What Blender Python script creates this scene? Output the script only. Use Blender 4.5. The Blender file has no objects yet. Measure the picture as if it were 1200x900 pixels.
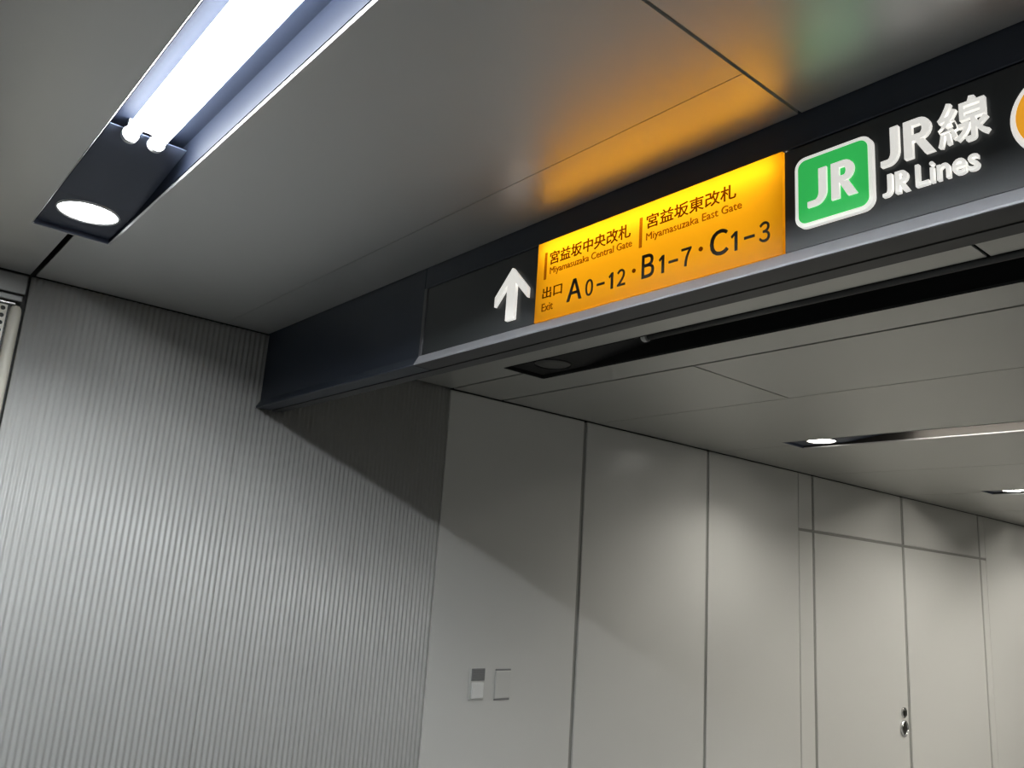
import bpy, bmesh, math
from mathutils import Vector, Matrix

# ------------------------------------------------------------------ frame of reference
# All measurements below are in "survey units" with the eye of the camera as origin:
# x along the sign beam, y along the side wall (into the picture), z up.
# 1 unit = 2/3 m, eye height 1.6 m.
S = 2.0 / 3.0
EYE = 1.6
def W(x, y, z): return Vector((x * S, y * S, EYE + z * S))

scene = bpy.context.scene
col = scene.collection

# ------------------------------------------------------------------ camera
F_PX = 973.35
YAW, PITCH, ROLL = -0.88209973, 0.22961763, 0.0684421
ca, sa = math.cos(YAW), math.sin(YAW); cb, sb = math.cos(PITCH), math.sin(PITCH); cc, sc_ = math.cos(ROLL), math.sin(ROLL)
fw = Vector((sa * cb, ca * cb, sb)); r0 = Vector((ca, -sa, 0)); u0 = r0.cross(fw)
rr = cc * r0 + sc_ * u0; uu = -sc_ * r0 + cc * u0
cam_d = bpy.data.cameras.new('camera'); cam = bpy.data.objects.new('camera', cam_d); col.objects.link(cam)
cam_d.sensor_fit = 'HORIZONTAL'; cam_d.sensor_width = 36.0; cam_d.lens = F_PX / 1200.0 * 36.0
cam_d.clip_start = 0.02; cam_d.clip_end = 100
m = Matrix((rr, uu, -fw)).transposed().to_4x4(); m.translation = W(0, 0, 0); cam.matrix_world = m
scene.camera = cam

# ------------------------------------------------------------------ world and exposure
world = bpy.data.worlds.new('world'); scene.world = world; world.use_nodes = True
world.node_tree.nodes['Background'].inputs[0].default_value = (0.02, 0.02, 0.02, 1)
vs = scene.view_settings
vs.view_transform = 'Standard'; vs.look = 'None'; vs.exposure = 0.0; vs.gamma = 1.0; vs.use_curve_mapping = False

# light output of the lamps (lamp surfaces, plus unseen spots standing in for the downlight beams)
TUBE_NEAR = 97.0
DOWN_NEAR = 25.0
SPOT_NEAR = 19.0
TUBE_FAR = 26.0
TUBE_DOOR = 125.0
DOWN_FAR = 25.0
SPOT_FAR = 24.0
SIGN_TUBE = 13.0
SIGN_BACK = 1.1

# ------------------------------------------------------------------ materials
def mat(name, color, rough=0.5, metal=0.0, emit=None, estr=0.0, noise=0.0, nscale=40.0, rvar=0.0, bump=0.0, coat=0.0, spec=None, stretch=None):
    m = bpy.data.materials.new(name); m.use_nodes = True
    nt = m.node_tree; b = nt.nodes['Principled BSDF']
    b.inputs['Base Color'].default_value = (*color, 1); b.inputs['Roughness'].default_value = rough
    b.inputs['Metallic'].default_value = metal; b.inputs['Coat Weight'].default_value = coat
    if spec is not None: b.inputs['Specular IOR Level'].default_value = spec
    if emit: b.inputs['Emission Color'].default_value = (*emit, 1); b.inputs['Emission Strength'].default_value = estr
    if noise or rvar or bump:
        tc = nt.nodes.new('ShaderNodeTexCoord'); n = nt.nodes.new('ShaderNodeTexNoise')
        n.inputs['Scale'].default_value = nscale; n.inputs['Detail'].default_value = 4
        if stretch:
            mp = nt.nodes.new('ShaderNodeMapping'); mp.inputs['Scale'].default_value = stretch
            nt.links.new(tc.outputs['Object'], mp.inputs['Vector']); nt.links.new(mp.outputs['Vector'], n.inputs['Vector'])
        else:
            nt.links.new(tc.outputs['Object'], n.inputs['Vector'])
        if noise:
            mr = nt.nodes.new('ShaderNodeMapRange'); mr.inputs['To Min'].default_value = 1 - noise; mr.inputs['To Max'].default_value = 1 + noise
            mx = nt.nodes.new('ShaderNodeVectorMath'); mx.operation = 'SCALE'; mx.inputs[0].default_value = color
            nt.links.new(n.outputs['Fac'], mr.inputs['Value']); nt.links.new(mr.outputs['Result'], mx.inputs['Scale'])
            nt.links.new(mx.outputs['Vector'], b.inputs['Base Color'])
        if rvar:
            mr = nt.nodes.new('ShaderNodeMapRange'); mr.inputs['To Min'].default_value = rough - rvar; mr.inputs['To Max'].default_value = rough + rvar
            nt.links.new(n.outputs['Fac'], mr.inputs['Value']); nt.links.new(mr.outputs['Result'], b.inputs['Roughness'])
        if bump:
            bp = nt.nodes.new('ShaderNodeBump'); bp.inputs['Strength'].default_value = bump; bp.inputs['Distance'].default_value = 0.002
            nt.links.new(n.outputs['Fac'], bp.inputs['Height']); nt.links.new(bp.outputs['Normal'], b.inputs['Normal'])
    return m
def emis(name, color, strength):
    m = bpy.data.materials.new(name); m.use_nodes = True; nt = m.node_tree; nt.nodes.clear()
    e = nt.nodes.new('ShaderNodeEmission'); o = nt.nodes.new('ShaderNodeOutputMaterial')
    e.inputs[0].default_value = (*color, 1); e.inputs[1].default_value = strength
    nt.links.new(e.outputs[0], o.inputs[0]); return m
def acrylic(name, trans, gloss=0.35):
    # backlit coloured acrylic sheet: passes light from behind, with a satin surface
    m = bpy.data.materials.new(name); m.use_nodes = True; nt = m.node_tree; nt.nodes.clear()
    t = nt.nodes.new('ShaderNodeBsdfTranslucent'); d = nt.nodes.new('ShaderNodeBsdfDiffuse'); g = nt.nodes.new('ShaderNodeBsdfGlossy')
    a = nt.nodes.new('ShaderNodeMixShader'); b = nt.nodes.new('ShaderNodeMixShader'); o = nt.nodes.new('ShaderNodeOutputMaterial')
    t.inputs[0].default_value = (*trans, 1); d.inputs[0].default_value = (*trans, 1); g.inputs['Roughness'].default_value = gloss
    a.inputs[0].default_value = 0.25; b.inputs[0].default_value = 0.015
    nt.links.new(t.outputs[0], a.inputs[1]); nt.links.new(d.outputs[0], a.inputs[2])
    nt.links.new(a.outputs[0], b.inputs[1]); nt.links.new(g.outputs[0], b.inputs[2]); nt.links.new(b.outputs[0], o.inputs[0])
    return m

M = {}
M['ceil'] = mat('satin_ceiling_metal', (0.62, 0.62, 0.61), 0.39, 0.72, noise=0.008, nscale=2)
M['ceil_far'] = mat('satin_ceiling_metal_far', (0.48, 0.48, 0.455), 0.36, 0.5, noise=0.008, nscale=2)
M['void'] = mat('dark_void', (0.012, 0.012, 0.013), 0.9)
M['rib'] = mat('ribbed_metal', (0.46, 0.46, 0.445), 0.42, 0.05, noise=0.04, nscale=6, rvar=0.03, stretch=(1, 1, 0.15))
M['panel'] = mat('panel_enamel', (0.58, 0.575, 0.55), 0.28, 0.0, noise=0.01, nscale=3)
M['unseen'] = mat('dull_passage_wall', (0.12, 0.12, 0.115), 0.6, noise=0.05)  # unseen walls kept dark to hold down the bounced light
M['joint'] = mat('joint_sealant', (0.27, 0.267, 0.25), 0.7)
M['backing'] = mat('wall_backing', (0.10, 0.10, 0.095), 0.8, noise=0.1)
M['floor'] = mat('floor_stone', (0.14, 0.14, 0.136), 0.4, noise=0.15, nscale=12)
M['beam'] = mat('navy_painted_metal', (0.020, 0.027, 0.042), 0.38, 0.0, noise=0.05, nscale=8, rvar=0.03)
M['soffit'] = mat('dark_soffit', (0.030, 0.030, 0.032), 0.45, noise=0.05)
M['lip'] = mat('grey_sign_lip', (0.34, 0.345, 0.365), 0.42, 0.1, noise=0.04)
M['endframe'] = mat('dark_grey_frame', (0.10, 0.10, 0.108), 0.45, noise=0.04)
M['face'] = mat('charcoal_sign_face', (0.034, 0.038, 0.040), 0.30, 0.0, noise=0.05, nscale=10)
M['slot'] = mat('fixture_dark_paint', (0.050, 0.062, 0.098), 0.5, 0.0, noise=0.05)
M['slotunlit'] = mat('fixture_unlit_shade', (0.002, 0.002, 0.0023), 0.7, noise=0.05)  # shade inside the unlit slot put into the colour of its parts
M['slotwall'] = mat('fixture_side_cool_cast', (0.0055, 0.0076, 0.0140), 0.7, 0.0, spec=0.08, noise=0.05)  # bluish cast of the near light put into the colour
M['slotwarm'] = mat('fixture_side_warm_cast', (0.040, 0.037, 0.034), 0.7, spec=0.1, noise=0.05)  # warm copy of the same sides, cast of the far light in the colour
M['rim'] = mat('fixture_white_edge', (0.45, 0.45, 0.45), 0.4, 0.0, noise=0.02)
M['tube'] = emis('tube_near', (0.93, 0.97, 1.0), TUBE_NEAR)
M['down'] = emis('downlight_near', (0.94, 0.98, 1.0), DOWN_NEAR)
M['tube_far'] = emis('tube_far', (1.0, 0.96, 0.87), TUBE_FAR)
M['tube_door'] = emis('tube_by_door', (1.0, 0.96, 0.87), TUBE_DOOR)
M['down_far'] = emis('downlight_far', (1.0, 0.97, 0.89), DOWN_FAR)
M['unlit'] = mat('unlit_lamp_glass', (0.05, 0.05, 0.048), 0.35, noise=0.05)  # lamps darkened along with the shade of the unlit slot
M['gap_filler'] = mat('grey_gap_filler', (0.42, 0.43, 0.45), 0.5, noise=0.02)
M['socket'] = mat('lamp_socket', (0.62, 0.62, 0.60), 0.35, noise=0.03)
M['chrome'] = mat('bright_reflector', (0.62, 0.62, 0.62), 0.2, 0.9, noise=0.02)
M['yellow'] = acrylic('yellow_backlit_acrylic', (0.95, 0.40, 0.006))
M['signtube'] = emis('sign_lamp_tube', (1, 0.98, 0.94), SIGN_TUBE)
M['signback'] = emis('sign_back_light', (1, 0.97, 0.92), SIGN_BACK)
M['black_ink'] = mat('dark_lettering', (0.012, 0.008, 0.005), 0.5)
def film(name, tint):
    # translucent printing ink: the lit panel shines through it
    m = bpy.data.materials.new(name); m.use_nodes = True; nt = m.node_tree; nt.nodes.clear()
    t = nt.nodes.new('ShaderNodeBsdfTransparent'); o = nt.nodes.new('ShaderNodeOutputMaterial'); t.inputs[0].default_value = (*tint, 1)
    nt.links.new(t.outputs[0], o.inputs[0]); return m
M['brown_ink'] = film('brown_lettering', (0.38, 0.27, 0.16))
M['tan_ink'] = film('tan_lettering', (0.60, 0.47, 0.34))
M['white'] = mat('white_sign_acrylic', (0.80, 0.79, 0.75), 0.4, emit=(1, 0.98, 0.92), estr=0.62)
M['whiteface'] = M['white']
M['green'] = mat('green_backlit_acrylic', (0.02, 0.33, 0.07), 0.35, emit=(0.03, 0.44, 0.085), estr=0.85)
M['orange'] = mat('orange_backlit_acrylic', (0.75, 0.32, 0.02), 0.35, emit=(0.85, 0.36, 0.02), estr=0.75)
M['steel'] = mat('brushed_steel', (0.60, 0.59, 0.56), 0.28, 0.95, noise=0.06, nscale=60, rvar=0.06, stretch=(1, 1, 0.05))
M['cream'] = mat('steel_cream_sheen', (0.85, 0.81, 0.70), 0.35, 0.0, noise=0.05, nscale=60, stretch=(1, 1, 0.05))  # cream sheen on the steel put into the base colour
M['darksteel'] = mat('dull_brushed_steel', (0.22, 0.22, 0.215), 0.4, 0.6, noise=0.06, nscale=60, rvar=0.05, stretch=(1, 1, 0.05))
M['plate'] = mat('switch_plate', (0.56, 0.555, 0.53), 0.4, noise=0.02)
M['flap'] = mat('switch_flap', (0.70, 0.70, 0.68), 0.3, noise=0.02)
M['grille'] = mat('switch_grille', (0.20, 0.20, 0.20), 0.5, noise=0.05)
M['dark'] = mat('dark_metal', (0.035, 0.034, 0.030), 0.4, 0.5, noise=0.05)

# ------------------------------------------------------------------ mesh helpers (survey units)
class MB:
    def __init__(s): s.v = []; s.f = []
    def add(s, vs_, fs_):
        n = len(s.v); s.v += vs_; s.f += [tuple(i + n for i in f) for f in fs_]; return s
    def box(s, x0, x1, y0, y1, z0, z1):
        return s.add([(x0,y0,z0),(x1,y0,z0),(x1,y1,z0),(x0,y1,z0),(x0,y0,z1),(x1,y0,z1),(x1,y1,z1),(x0,y1,z1)],
                     [(0,3,2,1),(4,5,6,7),(0,1,5,4),(1,2,6,5),(2,3,7,6),(3,0,4,7)])
    def prism(s, pts, axis, a0, a1):
        # pts: 2D outline in the plane across `axis`: x -> (y,z), y -> (x,z), z -> (x,y)
        def q(p, a): return {'x': (a, p[0], p[1]), 'y': (p[0], a, p[1]), 'z': (p[0], p[1], a)}[axis]
        n = len(pts)
        return s.add([q(p, a0) for p in pts] + [q(p, a1) for p in pts],
                     [tuple(range(n))[::-1], tuple(range(n, 2*n))] + [(i, (i+1) % n, n + (i+1) % n, n + i) for i in range(n)])
    def lathe(s, prof, c, axis='z', n=32, close=True):
        # prof: (radius, height along axis); revolved about an axis through c
        k = len(prof); vs_ = []; fs_ = []
        for i in range(n):
            a = 2*math.pi*i/n
            for r, h in prof:
                d = (r*math.cos(a), r*math.sin(a))
                vs_.append({'z': (c[0]+d[0], c[1]+d[1], c[2]+h), 'x': (c[0]+h, c[1]+d[0], c[2]+d[1]), 'y': (c[0]+d[0], c[1]+h, c[2]+d[1])}[axis])
        for i in range(n):
            j = (i+1) % n
            for t in range(k-1): fs_.append((i*k+t, j*k+t, j*k+t+1, i*k+t+1))
        s.add(vs_, fs_)
        if close:
            base = len(s.v) - n*k
            if prof[0][0] > 1e-6: s.f.append(tuple(base + i*k for i in range(n)))
            if prof[-1][0] > 1e-6: s.f.append(tuple(base + i*k + k-1 for i in range(n)))
        return s

ORG = {}
def link(o, parent, origin):
    col.objects.link(o); ORG[o.name] = origin
    if parent: o.parent = parent; o.location = origin - ORG[parent.name]
    else: o.location = origin
    return o
def build(name, mb, material, parent=None, bevel=0.0, seg=1, smooth=False, fix=True):
    pts = [W(*v) for v in mb.v]
    lo = [min(p[i] for p in pts) for i in range(3)]; hi = [max(p[i] for p in pts) for i in range(3)]
    org = Vector(((lo[0]+hi[0])/2, (lo[1]+hi[1])/2, lo[2]))
    me = bpy.data.meshes.new(name); me.from_pydata([p - org for p in pts], [], mb.f)
    if fix:
        bm = bmesh.new(); bm.from_mesh(me); bmesh.ops.recalc_face_normals(bm, faces=bm.faces); bm.to_mesh(me); bm.free()
    me.materials.append(M[material] if isinstance(material, str) else material)
    if smooth:
        for p in me.polygons: p.use_smooth = True
    o = bpy.data.objects.new(name, me); link(o, parent, org)
    if bevel:
        b = o.modifiers.new('bevel', 'BEVEL'); b.width = bevel*S; b.segments = seg; b.limit_method = 'ANGLE'
    return o
def empty(name, p):
    o = bpy.data.objects.new(name, None); o.empty_display_size = 0.05; return link(o, None, W(*p))
def tag(o, label=None, cat=None, group=None, kind=None):
    if label: o['label'] = label
    if cat: o['category'] = cat
    if group: o['group'] = group
    if kind: o['kind'] = kind
    return o
def plabel(o, label): o['label'] = label; return o

# ------------------------------------------------------------------ key planes
XW = -4.21           # face of the side wall
ZC, ZF = 1.200, 1.145  # near and far ceiling
YB = 1.735           # face of the sign beam
ZFL = -2.4
XR = 6.5; Y0 = -5.0; Y1 = 20.0

# ------------------------------------------------------------------ setting
tag(build('floor', MB().box(XW-.3, XR+.2, Y0-.2, Y1+.2, ZFL-.15, ZFL), 'floor'), 'grey station floor below the picture', kind='structure')
tag(build('wall_right', MB().box(XR, XR+.15, Y0, Y1, ZFL, 1.5), 'unseen'), 'plain dark wall of the passage out of view', kind='structure')
tag(build('wall_back', MB().box(XW, XR, Y0-.15, Y0, ZFL, 1.5), 'unseen'), 'plain dark wall behind the camera', kind='structure')
tag(build('wall_far', MB().box(XW, XR, Y1, Y1+.15, ZFL, 1.5), 'unseen'), 'plain dark wall at the far end', kind='structure')

# near ceiling: a dark void above, satin metal panels below
SL0, SL1, SX = 0.450, 0.725, -3.49     # near slot: y range and left end
ceil = tag(build('ceiling', MB().box(XW, XR, Y0, YB+.13, 1.46, 1.52), 'void'), 'grey satin metal panel ceiling in front of the sign beam', kind='structure')
T = 0.008
def cpanel(poly, zb, material, parent, bev=0.0):
    return build('ceiling_panel', MB().prism(poly, 'z', zb, zb+T), material, parent, bevel=bev)
XL = XW + .006
g = .005; gt = .0012
# front row, from beyond the slot to the thin joint, L-shaped round the end of the slot
JM = .5875; jg = .012
XC = -1.026
cpanel([(XL, JM+jg), (SX-.0031, JM+jg), (SX-.0031, SL1+.0031), (XC-g, SL1+.0031), (XC-g, 1.49-gt), (XL, 1.49-gt)], ZC, 'ceil', ceil)
cpanel([(XL, 1.49+gt), (XC-g, 1.49+gt), (XC-g, YB-.004), (XL, YB-.004)], ZC, 'ceil', ceil)
for a, b in ((XC, 2.1), (2.1, XR)):
    cpanel([(a+g, SL1+.0031), (b-g, SL1+.0031), (b-g, YB-.004), (a+g, YB-.004)], ZC, 'ceil', ceil)
build('joint_strip', MB().box(XC-.02, XC+.02, SL1+.01, YB-.006, ZC+T+.0005, ZC+T+.006), 'joint', ceil)
# behind the slot, towards the camera
YP = -1.0
cpanel([(XL, JM-jg), (SX-.0031, JM-jg), (SX-.0031, SL0-.0031), (XC-g, SL0-.0031), (XC-g, YP+g), (XL, YP+g)], ZC, 'ceil', ceil)
for a, b in ((XC, 2.1), (2.1, XR)):
    cpanel([(a+g, YP+g), (b-g, YP+g), (b-g, SL0-.0031), (a+g, SL0-.0031)], ZC, 'ceil', ceil)
SB0, SB1 = -2.45, -2.175
for ya, yb in ((SB1+.0031, YP-g), (Y0, SB0-.0031)):
    for a, b in ((XL, XC), (XC, 2.1), (2.1, XR)):
        cpanel([(a+g, ya), (b-g, ya), (b-g, yb), (a+g, yb)], ZC, 'ceil', ceil)
cpanel([(XL, SB0-.0031), (SX-.0031, SB0-.0031), (SX-.0031, SB1+.0031), (XL, SB1+.0031)], ZC, 'ceil', ceil)

# far ceiling behind the beam
ceil2 = tag(build('ceiling', MB().box(XW, XR, YB+.14, Y1, 1.42, 1.48), 'void'), 'grey metal panel ceiling beyond the sign beam', kind='structure')
UY0, UY1, UX = 2.832, 3.125, -3.515
FY0, FY1, FX = 5.575, 5.865, -3.485
HY0, HY1, HX = 8.78, 9.07, -3.30
BK = 1.862
j = .006; jb = .010
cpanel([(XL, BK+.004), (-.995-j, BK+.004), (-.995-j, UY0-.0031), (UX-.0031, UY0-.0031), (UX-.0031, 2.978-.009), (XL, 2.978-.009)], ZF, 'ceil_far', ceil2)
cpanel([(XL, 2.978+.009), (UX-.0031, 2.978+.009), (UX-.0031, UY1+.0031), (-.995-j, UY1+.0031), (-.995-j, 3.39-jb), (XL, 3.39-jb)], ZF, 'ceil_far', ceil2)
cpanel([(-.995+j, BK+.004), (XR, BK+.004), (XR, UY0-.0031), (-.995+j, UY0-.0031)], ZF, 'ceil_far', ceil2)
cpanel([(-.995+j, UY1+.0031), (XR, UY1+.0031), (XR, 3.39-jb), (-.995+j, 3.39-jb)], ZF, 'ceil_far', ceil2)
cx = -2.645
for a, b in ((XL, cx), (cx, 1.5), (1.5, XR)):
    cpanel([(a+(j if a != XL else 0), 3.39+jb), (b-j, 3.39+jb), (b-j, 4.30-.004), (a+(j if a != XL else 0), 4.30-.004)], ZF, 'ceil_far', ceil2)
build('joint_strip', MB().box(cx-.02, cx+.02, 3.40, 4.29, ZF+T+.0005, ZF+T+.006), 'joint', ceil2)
def slot_rows(ya, y0, y1, x0, yb, jj):
    ym = (y0+y1)/2
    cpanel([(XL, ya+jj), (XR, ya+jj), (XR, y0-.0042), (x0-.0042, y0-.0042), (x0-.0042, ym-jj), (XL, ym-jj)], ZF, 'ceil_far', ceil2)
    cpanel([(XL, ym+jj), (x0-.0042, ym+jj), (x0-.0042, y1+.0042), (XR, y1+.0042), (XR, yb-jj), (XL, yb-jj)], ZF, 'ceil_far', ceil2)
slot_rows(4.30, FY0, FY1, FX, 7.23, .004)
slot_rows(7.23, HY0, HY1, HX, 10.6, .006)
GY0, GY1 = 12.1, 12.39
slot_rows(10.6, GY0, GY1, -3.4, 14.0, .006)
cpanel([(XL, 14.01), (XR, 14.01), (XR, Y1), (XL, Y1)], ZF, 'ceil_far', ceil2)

# side wall: backing, two ribbed sheets, flat enamel panels, a door pair
wl = tag(build('wall_left', MB().box(XW-.28, XW-.05, Y0, Y1, ZFL, 1.46), 'backing'), 'side wall of ribbed metal sheets and flat pale panels', kind='structure')
def ribbed(y0, y1, parent):
    pitch = 0.0281; n = max(1, round((y1-y0)/pitch)); p = (y1-y0)/n; per = 8; amp = 0.0031
    ys = []; xs = []
    for i in range(n*per+1):
        t = i/per; ys.append(y0 + t*p)
        c = .5 - .5*math.cos(2*math.pi*t)      # rounded ribs
        xs.append(XW - .006 + amp*2*c)
    mb = MB(); zb, zt = ZFL+.01, ZC-.004
    k = len(ys); vs_ = [(x, y, zb) for x, y in zip(xs, ys)] + [(x, y, zt) for x, y in zip(xs, ys)]
    fs_ = [(i, i+1, k+i+1, k+i) for i in range(k-1)]
    vb = [(XW-.03, y0, zb), (XW-.03, y1, zb), (XW-.03, y0, zt), (XW-.03, y1, zt)]; b = 2*k
    vs_ += vb; fs_ += [(b, b+2, k, 0), (k-1, 2*k-1, b+3, b+1), (b+1, b+3, b+2, b)]
    fs_ += [tuple([b+2, b+3] + list(range(2*k-1, k-1, -1))), tuple([b+1, b] + list(range(0, k)))]
    mb.add(vs_, fs_)
    o = build('ribbed_sheet', mb, 'rib', parent, smooth=False)
    for pl in o.data.polygons[:k-1]: pl.use_smooth = True
    return o
WY = 0.587
plabel(ribbed(WY, 1.643, wl), 'light grey vertically ribbed metal sheet at left')
plabel(ribbed(1.6435, 2.968, wl), 'light grey ribbed sheet under the sign beam')
def wpanel(y0, y1, z0, z1, name='wall_panel', parent=None):
    return build(name, MB().box(XW-.03, XW, y0, y1, z0, z1), 'panel', parent or wl, bevel=.004)
ZT = ZF-.006; HD = .618
jw = .017
wpanel(2.972, 4.185-jw, ZFL+.01, ZT); wpanel(4.185+jw, 5.627-jw, ZFL+.01, ZT)
wpanel(5.627+jw, 6.988-.006, ZFL+.01, ZT)
wpanel(6.988+.006, 7.238-.02, HD+.014, ZT); wpanel(6.988+.006, 7.238-.02, ZFL+.01, HD-.014)
wpanel(7.238+.02, 9.03-.028, HD+.014, ZT); wpanel(9.03+.028, 11.03-.02, HD+.014, ZT)
wpanel(11.03+.02, 11.20, HD+.014, ZT); wpanel(11.03+.02, 11.20, ZFL+.01, HD-.014)
for a, b in ((11.206, 13.3), (13.33, 15.6), (15.63, 17.9), (17.93, 19.98)): wpanel(a, b, ZFL+.01, ZT)
# mid-grey sealant set back in the joints
for y, w in ((4.185, jw), (5.627, jw), (6.988, .006), (7.238, .02), (9.03, .028), (11.03, .02)):
    build('joint_seal', MB().box(XW-.032, XW-.012, y-w-.004, y+w+.004, ZFL+.02, ZT-.01), 'joint', wl)
build('joint_seal', MB().box(XW-.032, XW-.0125, 6.99, 11.2, HD-.016, HD+.016), 'joint', wl)

def door(name, y0, y1, label):
    d = bpy.data.objects.new(name, None); link(d, None, W(XW-.01, (y0+y1)/2, ZFL)); tag(d, label, kind='structure')
    build('door_leaf', MB().box(XW-.03, XW, y0, y1, ZFL+.02, HD-.014), 'panel', d, bevel=.005)
    return d
d1 = door('door_1', 7.258, 9.002, 'pale flush door leaf with round lock and handle')
door('door_2', 9.058, 11.01, 'pale flush door leaf without a handle')
def disc(yc, zc, r, prof, material, parent, name):
    return build(name, MB().lathe(prof, (XW, yc, zc), 'x', 24), material, parent, smooth=False)
h1 = disc(8.895, -1.055, 0, [(.052, 0), (.052, .012), (.044, .016), (.0, .016)], 'chrome', d1, 'cylinder_lock'); plabel(h1, 'small round chrome lock')
build('key_slot', MB().box(XW+.016, XW+.024, 8.865, 8.925, -1.085, -1.03), 'dark', h1, bevel=.004)
h2 = disc(8.885, -1.205, 0, [(.078, 0), (.078, .016), (.066, .022), (.055, .006), (0, .006)], 'chrome', d1, 'flush_handle'); plabel(h2, 'round chrome handle with dark recess')
disc(8.885, -1.205, 0, [(.056, .006), (.056, .011), (0, .011)], 'dark', h2, 'recess')

# ------------------------------------------------------------------ switch plates on the first flat panel
sw = empty('wall_switch', (XW+.004, 3.345, -.73))
tag(sw, 'pale wall switch with dark square above a white flap, beside blank plate', 'switch')
build('plate', MB().box(XW, XW+.008, 3.285, 3.405, -.735, -.545), 'plate', sw, bevel=.003)
gr = build('grille', MB().box(XW+.008, XW+.012, 3.296, 3.400, -.622, -.550), 'grille', sw, bevel=.002); plabel(gr, 'dark grey square')
for k in range(5):
    zz = -.612 + k*.0135; build('slat', MB().box(XW+.012, XW+.0155, 3.303, 3.393, zz, zz+.005), 'grille', gr)
build('flap', MB().box(XW+.008, XW+.020, 3.300, 3.392, -.724, -.630), 'flap', sw, bevel=.005, seg=2)
bp = empty('blank_plate', (XW+.004, 3.552, -.745))
tag(bp, 'blank pale wall plate to the right of the wall switch', 'wall plate')
build('cover', MB().box(XW, XW+.011, 3.488, 3.615, -.731, -.567), 'plate', bp, bevel=.004)
for za in (-.742, -.566): build('gap_strip', MB().box(XW, XW+.006, 3.490, 3.613, za, za+.010), 'grille', bp, bevel=.001)

# ------------------------------------------------------------------ steel cabinet at the left edge
wpanel(-.9, WY-.012, 1.102, ZC-.005, 'header_panel').data.materials[0] = M['darksteel']
cab = empty('steel_cabinet', (XW, -.2, ZFL))
tag(cab, 'brushed steel cabinet with perforated plate at the left edge of the ribbed wall', 'cabinet')
build('body', MB().box(XW-.05, XW-.022, -.9, .55, ZFL+.01, 1.09), 'dark', cab)
build('top_rail', MB().box(XW-.022, XW+.004, -.9, .568, 1.066, 1.094), 'darksteel', cab, bevel=.004, seg=2)
build('lower_rail', MB().box(XW-.022, XW-.004, -.9, .545, 1.050, 1.059), 'steel', cab, bevel=.002)
# rounded upright of the frame with a domed top
prof = []
for i in range(13):
    a = math.pi*i/12; prof.append((.551 - .026*math.cos(a), XW-.02 + .032*math.sin(a)))
up = MB(); lev = [(ZFL+.01, 1.0), (.99, 1.0), (1.02, .97), (1.037, .85), (1.046, .62), (1.049, .3)]
for z, s_ in lev:
    up.v += [((XW-.02) + (x-(XW-.02))*s_, .551+(y-.551)*s_, z) for y, x in prof]
n = len(prof)
for l in range(len(lev)-1):
    for i in range(n-1): up.f.append((l*n+i, l*n+i+1, (l+1)*n+i+1, (l+1)*n+i))
    up.f.append((l*n+n-1, l*n, (l+1)*n, (l+1)*n+n-1))
up.f.append(tuple(range((len(lev)-1)*n, len(lev)*n))); up.f.append(tuple(range(n))[::-1])
o = build('rounded_upright', up, 'cream', cab, smooth=True)
# perforated plate: square cells with round holes, dark body behind
pp = MB(); cs = .034; hr = .0105; xpl = XW-.006
for a in range(6):
    for b in range(50):
        yc = .500 - a*cs; zc = 1.026 - b*cs
        ring = [(xpl, yc+hr*math.cos(2*math.pi*k/12), zc+hr*math.sin(2*math.pi*k/12)) for k in range(12)]
        sq = []
        for k in range(12):
            a_ = 2*math.pi*k/12; c_, s__ = math.cos(a_), math.sin(a_); mmx = max(abs(c_), abs(s__)); sq.append((xpl, yc+cs/2*c_/mmx, zc+cs/2*s__/mmx))
        # make the square corners exact at the diagonals by widening nearest samples
        inner = [(xpl-.006, y, z) for _, y, z in ring]
        pp.add(ring+sq+inner, [(k, (k+1) % 12, 12+(k+1) % 12, 12+k) for k in range(12)] + [(k, (k+1) % 12, 24+(k+1) % 12, 24+k) for k in range(12)])
        for (qa, qb, cy, cz) in ((1, 2, 1, 1), (4, 5, -1, 1), (7, 8, -1, -1), (10, 11, 1, -1)):
            pp.add([sq[qa], sq[qb], (xpl, yc+cy*cs/2, zc+cz*cs/2)], [(0, 1, 2)])
tag(build('perforated_plate', pp, 'cream', cab, fix=False), 'pale steel plate with dark round holes')
build('door_sheet', MB().box(XW-.02, XW-.006, -.9, .310, ZFL+.02, 1.045), 'darksteel', cab, bevel=.003)

# ------------------------------------------------------------------ the sign beam
beam = tag(build('trim_1', MB().box(XL, XR, 1.808, BK-.001, .789, ZF+.05), 'soffit'), 'dark navy drop beam hanging from the ceiling to the side wall', kind='structure')
SXL = -2.700
build('beam_face', MB().prism([(YB, ZC+.02), (YB, .831), (1.716, .800), (1.714, .789), (1.800, .789), (1.800, ZC+.02)], 'x', XL, SXL), 'beam', beam, bevel=.003)
build('top_strip', MB().box(SXL+.002, XR, YB-.001, 1.800, 1.113, ZC+.02), 'beam', beam, bevel=.002)

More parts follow.
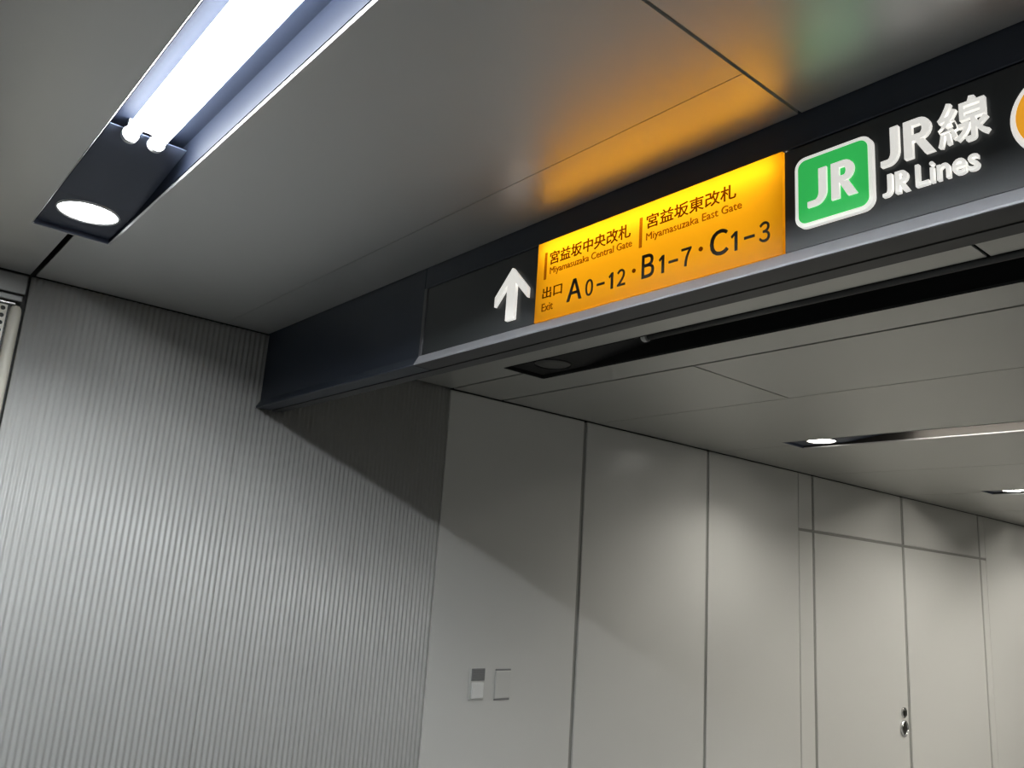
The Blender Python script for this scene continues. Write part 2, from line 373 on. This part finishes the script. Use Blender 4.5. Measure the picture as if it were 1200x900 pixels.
# ------------------------------------------------------------------ the backlit sign set in the beam
sign = empty('station_sign', (0, 1.77, .789))
tag(sign, 'long dark station sign with yellow exit panel, arrow and green square, in the beam', 'sign')
YLX, YRX, YZ0, YZ1 = -2.007, -1.076, .831, 1.111
build('housing', MB().box(SXL+.002, XR, 1.792, 1.800, .790, 1.111), 'dark', sign)
build('bottom_lip', MB().prism([(YB-.001, .831), (1.7135, .796), (1.7135, .791), (1.718, .791), (YB+.006, .829)], 'x', SXL+.002, XR), 'lip', sign)
build('underside', MB().prism([(1.7145, .789), (1.792, .789), (1.792, .829), (YB+.008, .829), (1.7185, .7912), (1.7145, .7905)], 'x', SXL+.002, XR), 'soffit', sign)
build('end_frame', MB().box(SXL+.002, -2.676, YB-.004, 1.792, .831, 1.112), 'endframe', sign, bevel=.002)
build('face_panel', MB().box(-2.674, YLX-.002, YB, YB+.012, .832, 1.109), 'face', sign, bevel=.0015)
build('face_panel', MB().box(YRX+.002, XR, YB, YB+.012, .832, 1.109), 'face', sign, bevel=.0015)
for xa in (YLX-.012, YRX+.003): build('divider', MB().box(xa, xa+.009, YB+.012, 1.792, .832, 1.109), 'dark', sign)
# yellow tray: front sheet with flanges running back into the box
fy = YB-.006
tray = MB().add([(YLX, fy, YZ0), (YRX, fy, YZ0), (YRX, fy, YZ1), (YLX, fy, YZ1), (YLX, YB+.01, YZ0), (YRX, YB+.01, YZ0), (YRX, YB+.01, YZ1), (YLX, YB+.01, YZ1)],
                [(0,1,2,3), (1,0,4,5), (2,1,5,6), (3,2,6,7), (0,3,7,4)])
yel = plabel(build('yellow_panel', tray, 'yellow', sign), 'glowing yellow exit panel with dark lettering')
build('back_light', MB().box(YLX+.002, YRX-.002, 1.786, 1.790, .834, 1.108), 'signback', sign)
build('lamp_tube', MB().lathe([(.010, 0), (.010, YRX-YLX-.04)], (YLX+.02, 1.772, 1.083), 'x', 12), 'signtube', sign)

def text(name, body, rect, depth, material, parent, yface, offset=0.0, label=None, keep=False, shear=0.0):
    """lettering fitted into rect = (x0, x1, z0, z1), standing `depth` proud of the plane y = yface"""
    cu = bpy.data.curves.new(name, 'FONT'); cu.body = body; cu.size = 1.0; cu.resolution_u = 4; cu.offset = offset; cu.shear = shear
    cu.extrude = 0.0; cu.fill_mode = 'BOTH'
    tmp = bpy.data.objects.new('tmp', cu); col.objects.link(tmp)
    cu.extrude = 0.05
    dg = bpy.context.evaluated_depsgraph_get(); me = bpy.data.meshes.new_from_object(tmp.evaluated_get(dg))
    bpy.data.objects.remove(tmp); bpy.data.curves.remove(cu)
    xs = [v.co.x for v in me.vertices]; ys = [v.co.y for v in me.vertices]
    x0, x1, z0, z1 = rect; ax, bx, ay, by = min(xs), max(xs), min(ys), max(ys)
    org = W((x0+x1)/2, yface, z0)
    for v in me.vertices:
        X = x0 + (v.co.x-ax)/(bx-ax)*(x1-x0); Z = z0 + (v.co.y-ay)/(by-ay)*(z1-z0); t = (v.co.z+.05)/.1
        v.co = W(X, yface - depth*t, Z) - org
    me.materials.clear(); me.materials.append(M[material])
    me.name = name
    o = bpy.data.objects.new(name, me); link(o, parent, org)
    if label: plabel(o, label)
    return o
yd = .0025
def figure_one(x0, x1, z0, z1):
    w = .0085; h = z1-z0
    build('lettering', MB().prism([(x1-w, z0), (x1, z0), (x1, z1), (x1-w*.8, z1), (x0, z1-h*.20), (x0+w*.35, z1-h*.31), (x1-w, z1-h*.17)], 'y', fy-.0004-yd, fy-.0004), 'black_ink', yel)
text('lettering', 'Ａ', (-1.853, -1.786, .871, .944), yd, 'black_ink', yel, fy-.0004, .012)
text('lettering', '０', (-1.769, -1.737, .871, .926), yd, 'black_ink', yel, fy-.0004, .008)
text('lettering', '-', (-1.720, -1.688, .895, .902), yd, 'black_ink', yel, fy-.0004)
figure_one(-1.670, -1.652, .872, .924)
text('lettering', '２', (-1.635, -1.603, .873, .926), yd, 'black_ink', yel, fy-.0004, .008)
text('lettering', 'Ｂ', (-1.538, -1.492, .874, .947), yd, 'black_ink', yel, fy-.0004, .012)
figure_one(-1.474, -1.455, .874, .928)
text('lettering', '-', (-1.438, -1.406, .897, .904), yd, 'black_ink', yel, fy-.0004)
text('lettering', '７', (-1.393, -1.359, .874, .928), yd, 'black_ink', yel, fy-.0004, .008)
text('lettering', 'Ｃ', (-1.296, -1.237, .876, .950), yd, 'black_ink', yel, fy-.0004, .012)
figure_one(-1.229, -1.209, .876, .930)
text('lettering', '-', (-1.188, -1.157, .899, .906), yd, 'black_ink', yel, fy-.0004)
text('lettering', '３', (-1.143, -1.112, .876, .932), yd, 'black_ink', yel, fy-.0004, .008)
for xd, zd in ((-1.569, .908), (-1.327, .911)):
    build('dot', MB().lathe([(.0065, 0), (.0065, -yd)], (xd, fy-.0004, zd), 'y', 14), 'brown_ink', yel)
text('lettering', '宮益坂中央改札', (-1.944, -1.588, 1.021, 1.067), yd, 'brown_ink', yel, fy-.0004, .006)
text('lettering', '宮益坂東改札', (-1.525, -1.214, 1.027, 1.071), yd, 'brown_ink', yel, fy-.0004, .006)
text('lettering', 'Miyamasuzaka Central Gate', (-1.941, -1.581, .982, 1.012), yd, 'tan_ink', yel, fy-.0004)
text('lettering', 'Miyamasuzaka East Gate', (-1.525, -1.196, .984, 1.014), yd, 'tan_ink', yel, fy-.0004)
text('lettering', '出口', (-1.971, -1.878, .907, .946), yd, 'brown_ink', yel, fy-.0004)
text('lettering', 'Exit', (-1.971, -1.918, .863, .890), yd, 'tan_ink', yel, fy-.0004)
for xb in (-1.964, -1.547): build('bar', MB().box(xb-.005, xb+.005, fy-.0004-yd, fy-.0004, .975, 1.070), 'tan_ink', yel)

# raised white arrow
ax_ = -2.132
arrow = [(0, 1.058), (.089, .966), (.089, .929), (.023, .996), (.023, .866), (-.023, .866), (-.023, .996), (-.089, .929), (-.089, .966)]
plabel(build('arrow', MB().prism([(ax_+x, z) for x, z in arrow], 'y', YB-.014, YB), 'white', sign, bevel=.0015), 'raised white arrow pointing up')

def rrect(x0, x1, z0, z1, r, n=6):
    pts = []
    for cx_, cz_, a0 in ((x1-r, z1-r, 0), (x0+r, z1-r, 90), (x0+r, z0+r, 180), (x1-r, z0+r, 270)):
        for k in range(n+1):
            a = math.radians(a0 + 90*k/n); pts.append((cx_+r*math.cos(a), cz_+r*math.sin(a)))
    return pts
badge = plabel(build('badge', MB().prism(rrect(-1.036, -.838, .879, 1.066, .028), 'y', YB-.014, YB), 'white', sign), 'green rounded square with white border and JR letters')
build('green_field', MB().prism(rrect(-1.026, -.848, .889, 1.056, .020), 'y', YB-.0165, YB-.014), 'green', badge)
def letter_J(x0, x1, z0, z1, w):
    # heavy J with a hook turned to the left at its foot
    outer = []; H = z1-z0; rx = (x1-x0); ry = H*.36
    pts = [(x1, z1)]
    for k in range(9):
        a = math.radians(0 - 90*k/8); pts.append((x1-rx*.62 + rx*.62*math.cos(a), z0+ry + ry*math.sin(a)))
    pts += [(x0, z0), (x0, z0+w*.72), (x1-rx*.62-.002, z0+w*.74)]
    for k in range(7):
        a = math.radians(-80 + 80*k/6); pts.append((x1-rx*.62 + (rx*.62-w)*math.cos(a), z0+ry + (ry-w*.74)*math.sin(a)))
    pts += [(x1-w, z1)]
    return pts
def letter_R(x0, x1, z0, z1, w):
    H = z1-z0; zm = z0+H*.40; bw = (x1-x0)*.90; r = (z1-zm)/2
    pts = [(x0, z0), (x0, z1)]
    cx_ = x0+bw-r*.9
    for k in range(11):
        a = math.radians(90-180*k/10); pts.append((cx_+r*.9*math.cos(a), zm+r+r*math.sin(a)))
    outer = pts
    return outer, (cx_, zm, r, w)
def build_R(name, x0, x1, z0, z1, w, ya, yb, parent):
    H = z1-z0; zm = z0+H*.42; r = (z1-zm)/2; cx_ = x0+(x1-x0)*.90-r*.95; hw = w*.80
    mb = MB()
    out = [(x0, z1)] + [(cx_+r*.95*math.cos(math.radians(90-18*k)), zm+r+r*math.sin(math.radians(90-18*k))) for k in range(11)] + [(x0, zm)]
    inn = [(x0+w, z1-hw)] + [(cx_+(r*.95-w)*math.cos(math.radians(90-18*k)), zm+r+(r-hw)*math.sin(math.radians(90-18*k))) for k in range(11)] + [(x0+w, zm+hw)]
    n = len(out)
    vs_ = [(x, ya, z) for x, z in out] + [(x, ya, z) for x, z in inn] + [(x, yb, z) for x, z in out] + [(x, yb, z) for x, z in inn]
    fs_ = []
    for i in range(n):
        k = (i+1) % n
        fs_ += [(i, k, n+k, n+i), (2*n+i, 2*n+k, 3*n+k, 3*n+i), (i, k, 2*n+k, 2*n+i), (n+i, n+k, 3*n+k, 3*n+i)]
    mb.add(vs_, fs_)
    mb.box(x0, x0+w, ya+1e-5, yb, z0, zm)
    xm = cx_-w*.55
    mb.prism([(xm, zm), (xm+w*1.05, zm), (x1, z0), (x1-w*1.12, z0)], 'y', ya+2e-5, yb)
    return build(name, mb, 'white', parent)
def jr(x0, z0, x1, z1, w, ya, yb, parent, xj, xr):
    build('lettering', MB().prism(letter_J(x0, xj, z0, z1, w), 'y', ya, yb), 'white', parent)
    build_R('lettering', xr, x1, z0, z1, w, ya, yb, parent)
jr(-.998, .924, -.872, 1.018, .0205, YB-.0225, YB-.0165, badge, -.948, -.936)
d = YB-.012
jr(-.820, .972, -.700, 1.063, .0185, d, YB, sign, -.778, -.766)
text('lettering', '線', (-.692, -.588, .968, 1.071), .012, 'white', sign, YB, .008)
jr(-.818, .897, -.758, .949, .0105, d, YB, sign, -.796, -.789)
text('lettering', 'Lines', (-.744, -.613, .897, .950), .012, 'white', sign, YB, .013)
em = plabel(build('emblem', MB().lathe([(0, -.013), (.094, -.013), (.098, -.010), (.098, 0)], (-.452, YB, .972), 'y', 48), 'white', sign), 'round orange emblem with white rim')
build('orange_ring', MB().lathe([(.050, -.013), (.050, -.0155), (.086, -.0155), (.086, -.013)], (-.452, YB, .972), 'y', 48), 'orange', em)

# ------------------------------------------------------------------ slot light fixtures
def fixture(x0, x1, y0, y1, z, lit, warm, label, sections, tube_name='tube_far'):
    """recessed slot: channel, cover plate with a downlight at the left end, twin tubes along the rest"""
    root = empty('slot_light', ((x0+x1)/2, (y0+y1)/2, z)); tag(root, label, 'light fixture', 'recessed slot lights')
    dep = .115; t = .004
    bodym = 'slot' if lit else 'slotunlit'; sidem = ('slotwarm' if warm else 'slotwall') if lit else 'slotunlit'
    ym = (y0+y1)/2
    build('channel_top', MB().box(x0, x1, y0, y1, z+dep, z+dep+.006), sidem, root)
    for ya, yb in ((y0, y0+t), (y1-t, y1)): build('channel_side', MB().box(x0, x1, ya, yb, z+.0045, z+dep), sidem, root)
    build('channel_end', MB().box(x0, x0+t, y0+t, y1-t, z-.001, z+dep), bodym, root)
    # cover plate with a round opening
    px0, px1 = x0+t, x0+.865; dc = (x0+.235, ym+.0); dr = .104; zp = z+.018
    n = 40; ring = []; sq = []
    hx0, hx1 = dc[0]-.125, dc[0]+.125; hy0, hy1 = y0+t, y1-t
    for k in range(n):
        a = 2*math.pi*(k+.5)/n; c_, s__ = math.cos(a), math.sin(a); ring.append((dc[0]+dr*c_, dc[1]+dr*s__, zp))
        sx = min((hx1-dc[0])/c_ if c_ > 0 else (hx0-dc[0])/c_, (hy1-dc[1])/s__ if s__ > 0 else (hy0-dc[1])/s__); sq.append((dc[0]+sx*c_, dc[1]+sx*s__, zp))
    cp = MB().add(ring+sq, [(k, (k+1) % n, n+(k+1) % n, n+k) for k in range(n)])
    cp.box(px0, hx0+.002, y0+t, y1-t, zp, zp+.003); cp.prism([(hx1-.002, zp), (px1, z+.085), (px1, z+.088), (hx1-.002, zp+.003)], 'y', y0+t, y1-t)
    for cx_ in (hx0, hx1):
        for cy_ in (hy0, hy1):
            sx_ = 1 if cx_ < dc[0] else -1; sy_ = 1 if cy_ < dc[1] else -1
            cp.add([(cx_, cy_, zp+.0004), (cx_+sx_*.05, cy_, zp+.0004), (cx_, cy_+sy_*.05, zp+.0004)], [(0, 1, 2)])
    build('cover_plate', cp, bodym, root, fix=False)
    dl = build('downlight', MB().lathe([(dr+.007, .0), (dr+.005, -.006), (dr-.001, -.007), (dr-.003, .0), (dr-.004, .02)], (dc[0], dc[1], zp), 'z', 40, close=False), 'chrome' if lit else 'slotunlit', root, smooth=True)
    lampm = ('down_far' if warm else 'down') if lit else 'unlit'
    build('lamp', MB().lathe([(0, -.0085), (dr*.55, -.007), (dr*.85, -.0035), (dr*.965, .002)], (dc[0], dc[1], zp), 'z', 40, close=False), lampm, dl, smooth=True)
    if lit:
        ld = bpy.data.lights.new('downlight_beam', 'SPOT'); ld.energy = SPOT_FAR if warm else SPOT_NEAR
        ld.color = (1.0, 0.97, 0.89) if warm else (0.94, 0.98, 1.0); ld.spot_size = math.radians(142); ld.spot_blend = 0.75; ld.shadow_soft_size = 0.006
        lo_ = bpy.data.objects.new('downlight_beam', ld); link(lo_, dl, W(dc[0], dc[1], zp-.018))
    # twin tubes with end sockets
    r = .0195; zt = z+.066; tubem = (tube_name if warm else 'tube') if lit else 'unlit'
    xs = x0+.885
    for a, b in sections:
        for yo in (-.043, .037):
            tb = build('tube', MB().lathe([(r*.55, .0), (r, .006), (r, b-a-.006), (r*.55, b-a)], (xs+a, ym+yo, zt), 'x', 20), tubem, root, smooth=True)
            for xe, sg in ((xs+a-.002, -1), (xs+b+.002, 1)):
                build('socket', MB().lathe([(r*1.28, 0), (r*1.28, sg*.022), (r*1.05, sg*.030)], (xe, ym+yo, zt), 'x', 20), 'socket', tb)
                build('bracket', MB().box(min(xe, xe+sg*.02), max(xe, xe+sg*.02), ym+yo-.011, ym+yo+.011, zt+r, z+dep), 'socket', tb)
    if lit: build('gap_filler', MB().box(xs+.03, xs+sections[-1][1], ym-.034, ym+.028, zt+.006, zt+.022), 'gap_filler', root)  # strip added so the glow of both tubes merges into one band
    # bright folded edge round the opening
    e = .0028; rm = 'rim' if lit else 'slotunlit'; q = .0015
    for yi, yo_ in ((y0+q, y0-e), (y1-q, y1+e)):
        build('edge', MB().prism([(yi, z+.0042), (yo_, z-.003), (yo_, z+.0042)], 'x', x0-e, x1), rm, root)
    build('edge', MB().prism([(x0+q, z+.0042), (x0-e, z-.003), (x0-e, z+.0042)], 'y', y0+q, y1-q), rm, root)
    return root
fixture(SX, 6.0, SL0, SL1, ZC, True, False, 'lit slot light with two bare tubes and round downlight, nearest, at upper left', ((0, 1.80), (1.87, 3.67), (3.74, 5.54), (5.61, 7.41)))
fixture(SX, 6.0, SB0, SB1, ZC, True, False, 'added slot light behind the camera, unseen, supplying light', ((0, 1.80), (1.87, 3.67), (3.74, 5.54), (5.61, 7.41)))  # unseen fixture added for general light
fixture(UX, 6.0, UY0, UY1, ZF, False, True, 'unlit slot light, shaded black, just behind the sign beam', ((0, 1.80), (1.87, 3.67)))
fixture(FX, 6.0, FY0, FY1, ZF, True, True, 'lit slot light over the flat wall panels beyond the unlit slot', ((0, 1.80), (1.87, 3.67), (3.74, 5.54), (5.61, 7.41)))
fixture(HX, 6.0, HY0, HY1, ZF, True, True, 'farther lit slot light at the right edge near the door', ((0, 1.80), (1.87, 3.67), (3.74, 5.54)), 'tube_door')
fixture(-3.4, 6.0, GY0, GY1, ZF, True, True, 'added farthest slot light, unseen beyond the right edge, supplying light', ((0, 1.80), (1.87, 3.67), (3.74, 5.54)), 'tube_door')  # unseen fixture added to light the far end
